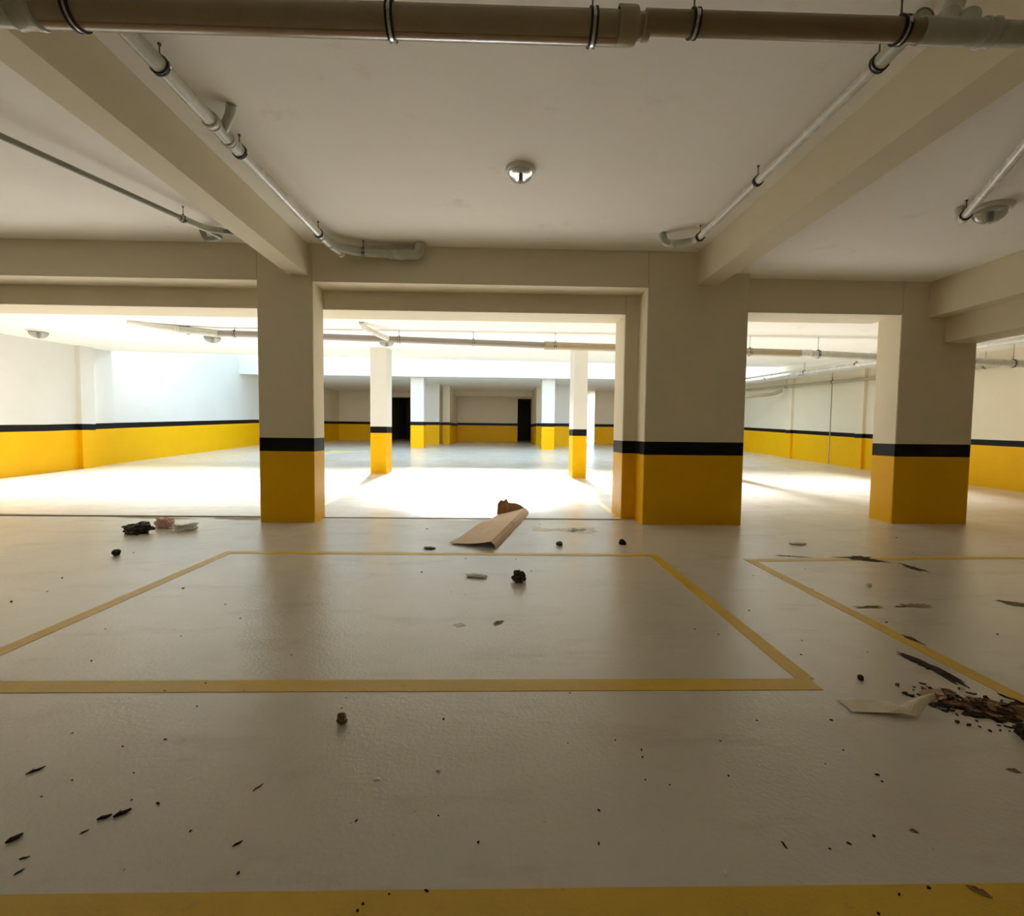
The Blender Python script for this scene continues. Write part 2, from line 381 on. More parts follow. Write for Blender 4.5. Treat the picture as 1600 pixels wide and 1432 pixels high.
# ------------------------------------------------------------------ beams
def beam(label, *boxes, mat='cream', poly=None):
    m = MB()
    for b in boxes: m.box(*b)
    return tag(m.build('ceiling_beam', mat), label, 'beam')
beam('stepped cross beam over the wide left opening', (-9.8, -3.58, YF, YR, 3.575, CZ))
beam('short stepped beam stub between the outer column and left wall', (XL, -10.6, YF, YR, 3.575, CZ))
beam('stepped cross beam over the middle opening with the cardboard', (-2.77, 2.19, YF, YR, 3.565, CZ))
beam('recessed lower lintel running behind the front columns', (XL, 1.97, YR, YB, 3.27, 5.2))
beam('plain lintel between the two wide right columns', (3.72, 6.27, 7.76, 8.40, 3.285, CZR))
beam('lintel right of the stepped beam over the outer right bay', (7.50, XR, 7.97, YB, 3.285, CZR))
# closing strips above the lintels
tag(MB().box(1.97, XR, 8.42, YB, 3.9, 5.2).build('wall_upper', 'cream'), 'upstand over the right lintels', kind='structure')
beam('long beam running from the left column above the white pipe', (-3.10, -2.82, -10.0, YF, 3.65, CZ))
beam('long beam running from the widest column beside the thin white pipe', (2.94, 3.25, -10.0, YF, 3.62, CZ))
beam('stepped double beam running towards the right wide column', (6.70, 6.97, -10.0, 7.76, 3.255, CZR), (6.97, 7.50, -10.0, 7.76, 2.87, CZR))

# ------------------------------------------------------------------ floor lines
def line(label, p, q, w, mat='line', group=None, th=0.0025):
    p, q = Vector(p), Vector(q); d = (q-p).normalized(); nrm = Vector((-d.y, d.x))*w/2
    m = MB(); nseg = max(1, int((q-p).length/0.6))
    for i in range(nseg):
        a = p.lerp(q, i/nseg); b = p.lerp(q, (i+1)/nseg)
        quad = [a-nrm, b-nrm, b+nrm, a+nrm]
        m.hexa([(c.x, c.y, fz(c.x, c.y)-0.001) for c in quad], [(c.x, c.y, fz(c.x, c.y)+th) for c in quad])
    bm_o = m.build('floor_line', mat)
    return tag(bm_o, label, 'floor line', group)
line('yellow front line of the parking bay, behind the clod of earth', (-6.4, 2.665), (1.79, 2.690), 0.125)
line('yellow left side line of the parking bay', (-3.09, 2.73), (-3.05, 5.60), 0.105)
line('yellow back line of the parking bay, before the cardboard', (-3.10, 5.655), (1.84, 5.615), 0.105)
line('yellow right side line of the parking bay', (1.765, 2.75), (1.765, 5.56), 0.105)
line('yellow side line running into the debris pile', (2.80, 1.2), (2.79, 5.36), 0.105)
line('worn yellow back line crossed by the mud stain', (2.74, 5.40), (7.9, 5.70), 0.105)
line('broad yellow line with the dry leaf on it', (-6, 1.385), (6, 1.375), 0.15)
G = 'worn bay lines in the bright hall'
for x in (-3.22, -0.62, 1.95):
    line('faint worn yellow bay line on the floor of the bright hall', (x, 8.25), (x, 13.8 if x > 1 or x < -3 else 15.4), 0.10, 'line_faint', G)
m = MB()
for tri in ([(-7.9, 21.2), (-5.7, 22.6), (-7.6, 23.0)], ):
    m.prism(tri, lambda x, y: fz(x, y)-0.001, lambda x, y: fz(x, y)+0.003)
m.prism([(-9.2, 20.3), (-8.9, 20.1), (-7.3, 21.9), (-7.6, 22.1)], lambda x, y: fz(x, y)-0.001, lambda x, y: fz(x, y)+0.003)
tag(m.build('floor_arrow', 'line_faint'), 'faint yellow arrow painted on the daylit floor', 'floor arrow')

# expansion joint and the dirt along it
tag(MB().box(-2.77, 1.97, YJ-0.03, YJ-0.005, -0.002, 0.010).build('trim_3', 'mud_light'), 'thin raised joint across the middle opening', kind='structure')
tag(MB().box(-9.8, -3.58, YJ-0.02, YJ+0.03, -0.002, 0.014).build('trim_4', 'mud_light'), 'thin raised joint across the left opening', kind='structure')

# ------------------------------------------------------------------ pipes
def clamp(parent, p, d, r, top, w=0.028):
    p = Vector(p); d = Vector(d).normalized()
    m = MB().lathe([(r+0.001, -w/2), (r+0.007, -w/2), (r+0.007, w/2), (r+0.001, w/2), (r+0.001, -w/2)], p, 28, d)
    side = d.cross(Vector((0, 0, 1))).normalized()
    e = p + side*(r+0.016)
    m.tube([e - Vector((0, 0, 0.014)), e + Vector((0, 0, 0.014))], 0.008, 8)
    c = m.build('hanger_clamp', 'steel', parent, True)
    l = MB()
    for s in (-1, 1):
        l.lathe([(r+0.0005, s*w/2-0.006), (r+0.011, s*w/2-0.006), (r+0.011, s*w/2+0.006), (r+0.0005, s*w/2+0.006), (r+0.0005, s*w/2-0.006)], p, 28, d)
    l.build('rubber_liner', 'rubber', c, True).location = -c.location - parent.location if False else Vector((0, 0, 0))
    if top - p.z > r + 0.02:
        q = MB().tube([p + Vector((0, 0, r+0.004)), (p.x, p.y, top)], 0.005, 8)
        q.tube([p + Vector((0, 0, r+0.004)), p + Vector((0, 0, r+0.026))], 0.011, 6)
        q.tube([(p.x, p.y, top-0.012), (p.x, p.y, top)], 0.013, 8)
        q.build('hanger_rod', 'rod', c, True).location = Vector((0, 0, 0))
    return c
def socket(parent, p, d, r, mat, ln=0.09, name='coupling'):
    d = Vector(d).normalized(); p = Vector(p)
    m = MB().lathe([(r, -ln/2), (r+0.007, -ln/2), (r+0.012, -ln/2+0.006), (r+0.012, -ln/2+0.018), (r+0.007, -ln/2+0.024),
                    (r+0.007, ln/2-0.024), (r+0.012, ln/2-0.018), (r+0.012, ln/2-0.006), (r+0.007, ln/2), (r, ln/2)], p, 28, d)
    return m.build(name, mat, parent, True)
def pipe(parent, pts, r, mat, name='pipe', rad=0.0, seg=24):
    pts = fillet(pts, rad) if rad else pts
    return MB().tube(pts, r, seg).build(name, mat, parent, True)

# children keep world coordinates: every pipe run hangs from an Empty at the origin of its run
def run(label, loc, group=None):
    return thing('drain_pipe', loc, label, 'pipe', group)

# main pipe across the top, slung under the long beams
Y1 = 2.755; Z1 = 3.545; R1 = 0.079; R2 = 0.058; Y1b = 2.72; Z1b = 3.553
t = run('thick brown-tan drain pipe crossing the whole ceiling', (0, Y1, Z1))
pipe(t, [(-2.40, Y1, Z1), (0.66, Y1, Z1)], R1, 'pvc_tan')
pipe(t, [(-6.4, Y1, Z1), (-2.52, Y1, Z1)], R1, 'pvc_grey')
socket(t, (-2.46, Y1, Z1), (1, 0, 0), R1, 'pvc_grey', 0.14)
m = MB().lathe([(R1, -0.045), (R1+0.010, -0.045), (R1+0.010, 0.035), (R1+0.006, 0.053), (R2+0.004, 0.066), (R2+0.004, 0.088), (R2+0.010, 0.093), (R2+0.010, 0.124), (R2, 0.128)], (0.645, Y1-0.012, Z1+0.005), 28, (1, 0, 0))
m.build('reducer', 'pvc_tan', t, True)
pipe(t, [(0.74, Y1b, Z1b), (2.23, Y1b, Z1b)], R2, 'pvc_brown')
pipe(t, [(2.21, Y1b, Z1b), (2.60, Y1b, Z1b)], R2+0.006, 'pvc_grey', 'tee_fitting')
socket(t, (2.575, Y1b, Z1b), (1, 0, 0), R2+0.002, 'pvc_grey', 0.08)
pipe(t, [(2.58, Y1b, Z1b), (6.66, Y1b, Z1b)], R2, 'pvc_grey')
pipe(t, [(2.34, Y1b, Z1b), (2.47, 2.84, 3.74), (2.66, 2.98, 4.00), (2.67, 2.985, CZ-0.004)], 0.054, 'pvc_grey', 'branch_pipe', 0.08)
pipe(t, [(2.46, Y1b, Z1b), (2.505, Y1b+0.035, Z1b+0.105)], 0.055, 'pvc_grey', 'inlet_cap')
# printed marking along the lower front
for a0, a1, mt in ((-1.215, -1.155, 'stripe'), (-1.50, -1.25, 'stripe_wide')):
    m = MB(); vs = []; rr = R1 + 0.0006
    for x in (-2.38, 0.60):
        for k in range(6):
            a = a0 + (a1-a0)*k/5; vs.append((x, Y1 - rr*math.cos(a), Z1 + rr*math.sin(a)))
    m.add(vs, [(k, k+1, k+7, k+6) for k in range(5)])
    m.build('printed_stripe', mt, t, True)
for x, big in ((-2.21, 1), (-0.59, 1), (0.47, 1), (1.00, 0), (2.11, 0)):
    clamp(t, (x, Y1 if big else Y1b, Z1 if big else Z1b), (1, 0, 0), R1 if big else R2, CZ)

# left lengthwise pipe with the elbow at its end
t = run('white drain pipe running along the left beam to an elbow', (-2.42, 3.2, 3.95))
X2 = -2.42; ZP = 3.95
pipe(t, [(X2-0.02, -2.0, ZP), (X2-0.01, 3.0, ZP), (X2, 3.72, ZP)], 0.056, 'pvc_grey')
pipe(t, [(X2, 3.72, ZP), (X2, 4.36, ZP)], 0.053, 'pvc_white')
pipe(t, [(X2, 4.36, ZP), (X2, 4.80, ZP)], 0.057, 'pvc_grey', 'tee_fitting')
pipe(t, [(X2+0.01, 4.50, ZP), (X2+0.13, 4.40, 4.03), (X2+0.16, 4.36, CZ-0.004)], 0.040, 'pvc_grey', 'branch_pipe', 0.06)
socket(t, (X2, 4.36, ZP), (0, 1, 0), 0.055, 'pvc_white', 0.08); socket(t, (X2, 4.62, ZP), (0, 1, 0), 0.055, 'pvc_white', 0.06)
pipe(t, [(X2, 4.78, ZP), (X2+0.04, 6.85, ZP)], 0.048, 'pvc_white')
pipe(t, [(X2+0.04, 6.80, ZP), (X2+0.06, 7.12, ZP), (-2.06, 7.32, ZP-0.01)], 0.058, 'pvc_grey', 'elbow', 0.16)
pipe(t, [(X2+0.07, 7.05, ZP-0.02), (X2+0.16, 7.30, ZP-0.05)], 0.048, 'pvc_grey', 'capped_inlet')
socket(t, (X2+0.15, 7.27, ZP-0.048), (0.09, 0.25, -0.03), 0.048, 'pvc_white', 0.05)
pipe(t, [(-2.08, 7.31, ZP-0.01), (-1.80, 7.385, ZP-0.01), (-1.55, 7.40, ZP-0.01)], 0.056, 'pvc_grey', 'pipe', 0.12)
socket(t, (-1.58, 7.40, ZP-0.01), (1, 0, 0), 0.060, 'pvc_grey', 0.07)
socket(t, (-1.46, 7.40, ZP-0.006), (1, 0, 0.03), 0.072, 'pvc_grey', 0.05)
pipe(t, [(-1.55, 7.40, ZP-0.01), (-1.19, 7.40, ZP), (-1.17, 7.38, CZ-0.004)], 0.074, 'pvc_grey', 'elbow', 0.14)
for p, d, r in (((X2, 3.72, ZP), (0, 1, 0), 0.056), ((X2, 4.80, ZP), (0, 1, 0), 0.055), ((X2+0.036, 6.70, ZP), (0, 1, 0), 0.050), ((-1.98, 7.335, ZP-0.01), (1, 0.2, 0), 0.058)):
    clamp(t, p, d, r, CZ, 0.022)

# right lengthwise pipe
t = run('thin white drain pipe running along the right long beam', (2.57, 3.2, 3.95))
pipe(t, [(2.565, 3.12, ZP), (2.575, 3.50, ZP)], 0.050, 'pvc_grey')
socket(t, (2.566, 3.15, ZP), (0, 1, 0), 0.050, 'pvc_brown', 0.07, 'end_cap')
pipe(t, [(2.575, 3.50, ZP), (2.575, 6.60, ZP)], 0.040, 'pvc_white')
pipe(t, [(2.575, 6.56, ZP), (2.56, 6.70, ZP), (2.32, 6.82, ZP), (2.20, 6.84, ZP+0.02), (2.17, 6.85, CZ-0.004)], 0.047, 'pvc_grey', 'elbow', 0.07)
socket(t, (2.30, 6.825, ZP), (1, -0.2, 0), 0.046, 'pvc_white', 0.05)
for y, r in ((3.50, 0.050), (5.11, 0.040), (6.56, 0.046)):
    clamp(t, (2.575, y, ZP), (0, 1, 0), r, CZ, 0.022)

# short slanting pipe over the right bay
t = run('slanting white pipe beside the right bay ceiling lamp', (4.78, 5.19, 3.65))
pipe(t, [(3.47, 2.92, 3.66), (4.03, 3.88, 3.65), (4.76, 5.16, 3.65)], 0.038, 'pvc_white')
pipe(t, [(4.73, 5.11, 3.65), (4.80, 5.23, 3.65), (4.81, 5.26, CZR-0.004)], 0.046, 'pvc_white', 'elbow', 0.07)
clamp(t, (4.72, 5.09, 3.65), (0.73, 1.28, 0), 0.040, CZR, 0.018)

# dark pipe over the left bay
t = run('thin dark pipe slanting across the left bay ceiling', (-4.2, 5.3, 3.95))
pipe(t, [(-4.865, 3.235, 3.94), (-4.42, 4.64, ZP), (-3.88, 6.36, ZP)], 0.028, 'pvc_dark')
pipe(t, [(-3.90, 6.30, ZP), (-3.79, 6.62, ZP), (-3.60, 6.70, ZP)], 0.040, 'pvc_grey', 'tee_fitting', 0.08)
pipe(t, [(-3.62, 6.69, ZP), (-3.12, 6.84, ZP)], 0.030, 'pvc_dark')
pipe(t, [(-3.79, 6.62, ZP), (-3.74, 6.92, ZP), (-4.00, 7.00, ZP), (-4.06, 7.01, CZ-0.004)], 0.036, 'pvc_dark', 'elbow', 0.08)
clamp(t, (-3.89, 6.34, ZP), (0.32, 1, 0), 0.034, CZ, 0.02)

# pipe across the bright hall
P = [(-7.75, 10.7, Z2(10.7)-0.004), (-7.5, 11.0, 3.60), (-7.06, 11.25, 3.56), (-6.35, 11.5, 3.53), (-5.46, 11.5, 3.52), (-2.57, 11.5, 3.46), (1.14, 11.5, 3.37)]
t = run('grey drain pipe crossing the bright hall below its ceiling', (0, 11.5, 3.42))
pipe(t, P[:3], 0.085, 'pvc_white', 'elbow', 0.2)
pipe(t, P[2:4], 0.08, 'pvc_grey')
pipe(t, P[3:], 0.072, 'pvc_taupe', 'pipe', 0.2)
pipe(t, [(1.05, 11.5, 3.37), (7.05, 11.5, 3.275)], 0.086, 'pvc_tan')
pipe(t, [(7.0, 11.5, 3.275), (12.25, 11.5, 3.11)], 0.086, 'pvc_grey')
socket(t, (1.10, 11.5, 3.37), (1, 0, -0.02), 0.086, 'pvc_tan', 0.2); socket(t, (7.05, 11.5, 3.274), (1, 0, -0.02), 0.086, 'pvc_white', 0.25)
socket(t, (-7.10, 11.23, 3.562), (0.45, 0.25, -0.03), 0.085, 'pvc_white', 0.1)
for x, z, r in ((-6.9, 3.555, 0.08), (-5.98, 3.527, 0.072), (-2.3, 3.452, 0.072), (-0.62, 3.413, 0.072), (1.25, 3.368, 0.086), (5.75, 3.296, 0.086), (7.35, 3.27, 0.086), (12.0, 3.12, 0.086)):
    clamp(t, (x, 11.5 - (0.17 if x < -6.5 else 0), z), (1, 0, 0), r, Z2(11.5)+0.004, 0.03)
pipe(t, [(-2.86, 10.46, Z2(10.46)-0.004), (-2.84, 10.6, 3.52), (-2.55, 11.4, 3.46)], 0.06, 'pvc_white', 'branch_pipe', 0.1)
# white pipe along the court edge, and pipes along the right wall
t = run('long white pipe rising along the right edge of the light court', (10.45, 17, 3.5))
pipe(t, [(10.42, 9.2, 3.34), (10.42, 13.7, 3.44), (10.42, 21.5, 3.66)], 0.055, 'pvc_white')
for y in (11.0, 14.5, 17.0, 19.5):
    clamp(t, (10.42, y, 3.34 + (y-9.2)*0.0266), (0, 1, 0), 0.055, Z2(min(y, 18.4)), 0.03)
t = run('dusty drain pipe along the top of the right wall', (12.4, 18, 3.4))
pipe(t, [(12.42, 12.0, 3.19), (12.42, 16.4, 3.30), (12.42, 25.0, 3.62)], 0.06, 'pvc_tan')
for y in (12.6, 15.5, 18.5, 21.5):
    clamp(t, (12.42, y, 3.10 + (y-9.0)*0.03), (0, 1, 0), 0.06, Z2(min(y, 20))-0.06, 0.03)
t = run('short tan pipe crossing before the far right wall', (11.0, 21, 3.2))
pipe(t, [(9.6, 22.5, 2.95), (11.9, 21.6, 3.15), (12.22, 21.45, 3.30)], 0.07, 'pvc_tan', 'pipe', 0.2)
clamp(t, (10.7, 22.07, 3.045), (1, -0.4, 0.08), 0.07, 3.9, 0.03)

# ------------------------------------------------------------------ ceiling lamps
def lamp(loc, label, r=0.155):
    t = thing('ceiling_lamp', loc, label, 'lamp')
    x, y, z = loc
    MB().lathe([(0, 0), (r, 0), (r, -0.016), (r*0.96, -0.030), (r*0.82, -0.040), (r*0.80, -0.030), (0, -0.026)], loc, 40).build('base_ring', 'lamp_white', t, True)
    prof = [(r*0.80, -0.034)]
    for k in range(1, 9):
        a = k/9*math.pi/2; prof.append((r*0.80*math.cos(a)**0.8, -0.034 - r*0.62*math.sin(a)))
    prof.append((0.012, -0.034 - r*0.62))
    MB().lathe(prof, loc, 40).build('glass_dome', 'glass', t, True)
    MB().lathe([(0, -0.028), (r*0.6, -0.030), (r*0.5, -0.05), (r*0.22, -0.06), (0, -0.061)], loc, 24).build('reflector', 'chrome', t, True)
    MB().tube([(x, y, z-0.05), (x, y, z-0.034-r*0.5)], r*0.13, 14).build('bulb', 'dark_metal', t, True)
    zz = z-0.034-r*0.62
    m = MB().lathe([(0.008, 0.006), (0.026, 0.004), (0.028, -0.006), (0.016, -0.014), (0.008, -0.010), (0.008, 0.006)], (x, y, zz), 20)
    m.build('retaining_knob', 'lamp_white', t, True)
    return t
lamp((0.19, 5.28, CZ), 'round glass-domed ceiling lamp in the middle bay')
lamp((5.12, 5.24, CZR), 'round glass-domed ceiling lamp beside the slanting white pipe', 0.19)
for x, y, lb in ((-11.0, 12.3, 'small ceiling lamp in the bright hall near the left wall'),
                 (-7.15, 12.7, 'small ceiling lamp behind the curved end of the hall pipe'),
                 (-2.9, 12.9, 'small ceiling lamp behind the branch of the hall pipe')):
    lamp((x, y, Z2(y)+0.003), lb, 0.24)
lamp((11.6, 19.2, Z2(19.2)-0.057), 'small ceiling lamp on the strip of ceiling by the right wall', 0.24)

# ------------------------------------------------------------------ litter
def rock_mesh(name, r, seed, mat, flat=0.7, sub=2, amp=0.45, stretch=(1, 1)):
    bm = bmesh.new(); bmesh.ops.create_icosphere(bm, subdivisions=sub, radius=1.0)
    for v in bm.verts:
        d = 1 + amp*noise.noise(v.co*1.7 + Vector((seed*3.1, seed*1.7, seed))) + 0.4*amp*noise.noise(v.co*4.3 + Vector((seed, 5, 2)))
        v.co *= d; v.co.x *= stretch[0]; v.co.y *= stretch[1]; v.co.z *= flat
    zmin = min(v.co.z for v in bm.verts)
    zmax = max(v.co.z for v in bm.verts)
    for v in bm.verts: v.co.z = max(v.co.z - zmin - 0.16*(zmax-zmin), 0.0); v.co *= r
    me = bpy.data.meshes.new(name); bm.to_mesh(me); bm.free(); me.materials.append(MT[mat]); return me
def put(name, me, loc, rz=0.0, label=None, cat=None, group=None, s=1.0):
    o = bpy.data.objects.new(name, me); COL.objects.link(o); o.location = loc; o.rotation_euler = (0, 0, rz)
    if s != 1.0: o.scale = (s, s, s)
    return tag(o, label, cat, group)

CR = [(-1.68, 1.95), (-1.37, 1.84), (-1.49, 2.21), (-1.64, 2.16), (-1.51, 2.48), (-1.94, 2.26), (-1.26, 1.82), (-1.72, 1.86), (-0.81, 1.52), (-1.06, 1.69), (-1.47, 1.99), (-0.78, 2.46), (-0.79, 2.56), (-0.26, 2.36), (-0.5, 1.73), (-0.21, 1.75), (0.32, 2.17), (0.54, 2.19), (0.64, 2.12), (0.63, 2.07), (0.6, 1.93), (0.38, 1.77), (0.35, 1.62), (-0.06, 1.63), (0.69, 1.9), (0.39, 2.6), (-0.21, 1.45), (-0.32, 1.44), (-0.39, 1.41), (-0.4, 1.39), (1.02, 2.18), (0.95, 1.95), (1.27, 2.34), (1.64, 2.34), (1.57, 1.95), (1.56, 1.91), (1.32, 1.64), (1.13, 1.59), (1.21, 1.61), (1.54, 2.11), (1.4, 2.02), (1.34, 1.44), (1.23, 1.42), (1.12, 1.36), (-4.08, 5.62), (-2.75, 4.36), (-3.88, 4.01), (-3.82, 4.26), (-4.03, 4.65), (-2.72, 3.46), (-2.17, 3.96), (-1.9, 3.66), (-2.13, 3.34), (-1.28, 3.06), (-2.43, 2.98), (-1.6, 2.71), (-1.77, 2.63), (-1.35, 2.63), (-1.02, 7.07), (-0.36, 5.41), (0.19, 5.39), (-0.76, 4.9), (0.62, 7.47), (-0.41, 4.28), (-0.28, 4.21), (0.21, 4.99), (0.33, 4.94), (3.34, 5.59), (3.19, 5.05), (2.52, 4.81), (2.75, 4.71), (1.99, 3.84), (1.54, 3.38), (2.07, 3.28), (1.93, 3.06), (2.39, 3.1), (3.54, 3.38), (4.97, 5.8), (2.85, 4.4), (2.91, 3.6), (5.45, 6.64), (1.41, 3.47)]
rng = random.Random(7)
crumb_me = [rock_mesh('dirt_crumb', 1.0, s, 'crumb', 0.6, 1, 0.6, (1.0 + 0.5*(s % 3), 1)) for s in range(4)]
for i, (x, y) in enumerate(CR):
    d = math.hypot(x, y)
    put('dirt_crumb', crumb_me[i % 4], (x, y, fz(x, y) + (0.0022 if 1.3 < y < 1.46 else 0)), rng.uniform(0, 6.28), 'tiny dark crumb of dirt scattered on the grey floor', 'crumb', 'crumbs of dirt scattered over the floor', rng.uniform(0.0030, 0.0058)*(0.7 + 0.16*d))

put('pebble', rock_mesh('pebble', 0.042, 11, 'crumb', 0.9), (-4.18, 5.5, 0), 0.3, 'small black pebble in front of the black plastic bag', 'pebble')
put('pebble', rock_mesh('pebble', 0.038, 12, 'stone_dark', 0.9), (0.75, 6.08, 0), 0.3, 'small brown pebble between the cardboard and the widest column', 'pebble')
put('pebble', rock_mesh('pebble', 0.045, 13, 'crumb', 0.9), (1.55, 6.16, 0), 0.3, 'small dark pebble in front of the widest column', 'pebble')
put('pebble', rock_mesh('pebble', 0.016, 14, 'crumb', 1.0), (2.08, 2.74, 0), 0.3, 'black pebble behind the paper strip', 'pebble')
put('earth_clod', rock_mesh('earth_clod', 0.060, 21, 'stone_dark', 0.85, 3, 0.8), (0.2, 4.58, 0), 0.3, 'dark crumbly clod of earth inside the parking bay', 'clod')
put('earth_clod', rock_mesh('earth_clod', 0.027, 26, 'stone', 1.1, 3, 0.35, (0.85, 0.9)), (-0.74, 2.33, 0), 0.3, 'brown clod of earth in front of the bay line', 'clod')
put('earth_clod', rock_mesh('earth_clod', 0.035, 23, 'crumb', 1.0, 3, 0.5), (2.47, 2.20, 0), 0.3, 'black clod at the edge of the debris pile', 'clod')

def sheet(name, outline, mat, th=0.004, bend=None, label=None, cat=None, group=None, loc=(0, 0, 0), rz=0.0, n=10):
    """a thin curled piece cut to an outline, with real thickness"""
    bm = bmesh.new(); vs = [bm.verts.new((x, y, 0)) for x, y in outline]; bm.faces.new(vs)
    bmesh.ops.triangulate(bm, faces=bm.faces); bmesh.ops.subdivide_edges(bm, edges=bm.edges, cuts=2, use_grid_fill=True)
    for v in bm.verts: v.co.z = bend(v.co.x, v.co.y) if bend else 0
    g = bmesh.ops.solidify(bm, geom=bm.faces[:], thickness=th)
    bmesh.ops.recalc_face_normals(bm, faces=bm.faces)
    zmin = min(v.co.z for v in bm.verts)
    for v in bm.verts: v.co.z -= zmin
    me = bpy.data.meshes.new(name); bm.to_mesh(me); bm.free(); me.materials.append(MT[mat])
    return put(name, me, loc, rz, label, cat, group)
def leaf_outline(l, w, n=8, seed=0):
    r = random.Random(seed); up_ = []; dn = []
    for k in range(n+1):
        t = k/n; h = w*math.sin(math.pi*t)**0.8*(0.8+0.4*r.random())
        up_.append((l*(t-0.5), h/2)); dn.append((l*(t-0.5), -h/2*(0.7+0.5*r.random())))
    return dn[:] + up_[::-1][1:-1]
sheet('dry_leaf', leaf_outline(0.062, 0.026, 8, 1), 'leaf', 0.0012, lambda x, y: 5*y*y*4 + 2.0*x*x, 'brown dry leaf lying on the broad yellow line', 'leaf', None, (1.485, 1.425, 0.0025), -0.75)
sheet('dry_leaf', leaf_outline(0.030, 0.016, 8, 2), 'leaf', 0.0012, lambda x, y: 9*y*y*4, 'small dry leaf on bare floor right of the crumbs', 'leaf', None, (1.48, 1.66, 0), -0.4)
sheet('dry_leaf', leaf_outline(0.05, 0.024, 8, 3), 'leaf', 0.0012, lambda x, y: 9*y*y*3, 'dark dry leaf in front of the debris pile', 'leaf', None, (2.17, 1.97, 0), -0.5)

T0 = [(-1.89, 1.98), (-1.37, 1.75), (-1.64, 1.64), (-0.94, 1.88), (-0.88, 1.62), (-1.5, 1.52), (-1.54, 1.58), (0.98, 1.62), (-1.43, 1.68), (-1.42, 1.74)]
T1 = [(-1.855, 2.03), (-1.335, 1.79), (-1.62, 1.68), (-0.92, 1.92), (-0.86, 1.645), (-1.49, 1.545), (-1.515, 1.592), (0.985, 1.59), (-1.415, 1.70), (-1.385, 1.765)]
for i, (a, b) in enumerate(zip(T0, T1)):
    a = Vector((*a, 0.004)); b = Vector((*b, 0.004)); d = (b-a); nn = Vector((-d.y, d.x, 0)).normalized()
    r0 = (0.0045, 0.007, 0.0075, 0.0032, 0.0036, 0.003, 0.0024, 0.0034, 0.0024, 0.0055)[i]
    pts = [a, a.lerp(b, .3) + nn*d.length*0.06, a.lerp(b, .65) - nn*d.length*0.05, b]
    for p in pts: p.z = r0*0.9
    mm = MB().tube(pts, [r0*0.5, r0, r0*0.95, r0*0.45], 8)
    if i in (0, 1): mm.tube([pts[1], pts[1] + nn*0.02 + d*0.2], [r0*0.4, r0*0.2], 6)
    lb = {0: 'long thin forked twig alone on the bare near floor', 1: 'thick dark twig with a side shoot, touching a smaller twig',
          2: 'thick stubby black twig at the floor edge', 9: 'small twig lying against the thick dark twig',
          3: 'pale brown twig on bare floor in front of the clod'}.get(i)
    tag(mm.build('twig', 'bark' if i != 3 else 'leaf', None, True, a), lb or 'short thin dark broken twig lying on the grey floor', 'twig', 'broken twigs on the near floor')

# white plaster chips
CH = [((-0.21, 4.74), 0.075, 'flat white plaster chip inside the parking bay', (1.6, 0.7)), ((-0.48, 1.94), 0.012, 'small white plaster chip in the bare near floor', (1.3, 0.8)),
      ((3.82, 6.22), 0.07, 'flat white plaster flake near the right columns', (1.5, 0.7)), ((3.46, 4.51), 0.022, 'tiny white chip inside the right parking bay', (1, 1)),
      ((-0.24, 1.99), 0.010, 'tiny pale chip beside a crumb on the near floor', (1, 1)), ((-0.82, 5.87), 0.055, 'grey plaster chip left of the cardboard', (1.4, 0.7)),
      ((0.73, 1.5), 0.008, 'tiny white chip just behind the broad yellow line', (0.6, 1.5))]
for i, ((x, y), r, lb, st) in enumerate(CH):
    put('plaster_chip', rock_mesh('plaster_chip', r, 30+i, 'paper_white' if i != 5 else 'stone', 0.25 if r > 0.05 else 0.5, 2, 0.5, st), (x, y, 0), -0.2, lb, 'chip')

# black bag, pink wrapper, white scraps
def crumple(name, loc, size, seed, mat, amp, label, cat, rz=0, sub=4):
    bm = bmesh.new(); bmesh.ops.create_icosphere(bm, subdivisions=sub, radius=1.0)
    for v in bm.verts:
        p = v.co.copy(); o = Vector((seed*2.3, seed, 1.1*seed))
        d = 1 + amp*noise.noise(p*1.6+o) + amp*0.7*abs(noise.noise(p*3.4+o)) - amp*0.35 + amp*0.35*abs(noise.noise(p*8+o))
        v.co = Vector((p.x*size[0], p.y*size[1], p.z*size[2]))*d
    zmin = min(v.co.z for v in bm.verts); lim = zmin*0.55
    for v in bm.verts: v.co.z = max(v.co.z, lim) - lim
    me = bpy.data.meshes.new(name); bm.to_mesh(me); bm.free(); me.materials.append(MT[mat])
    return put(name, me, loc, rz, label, cat)
t = crumple('plastic_bag', (-4.75, 6.66, 0), (0.17, 0.09, 0.085), 3, 'bag', 0.5, 'crumpled black plastic bag lying near the left column', 'bag', 0.15)
m = MB().tube([(-0.05, -0.07, 0.02), (0.0, -0.12, 0.03), (0.05, -0.14, 0.008)], [0.03, 0.018, 0.012], 8)
o = m.build('bag_tail', 'bag', t, True); o.location = (0, 0, 0)
crumple('food_wrapper', (-4.66, 7.04, 0), (0.14, 0.08, 0.09), 5, 'pink', 0.6, 'crumpled pink wrapper behind the black plastic bag', 'wrapper', -0.2)
crumple('paper_scrap', (-4.30, 6.84, 0), (0.13, 0.085, 0.05), 8, 'paper_white', 0.9, 'crumpled white paper scrap next to the pink wrapper', 'paper', 0.5)
sheet('paper_scrap', leaf_outline(0.13, 0.09, 6, 4), 'paper_white', 0.003, lambda x, y: 0.06*abs(math.sin(22*x+1)), 'small standing white scrap behind the crumpled paper', 'paper', None, (-4.36, 7.06, 0), 0.1)

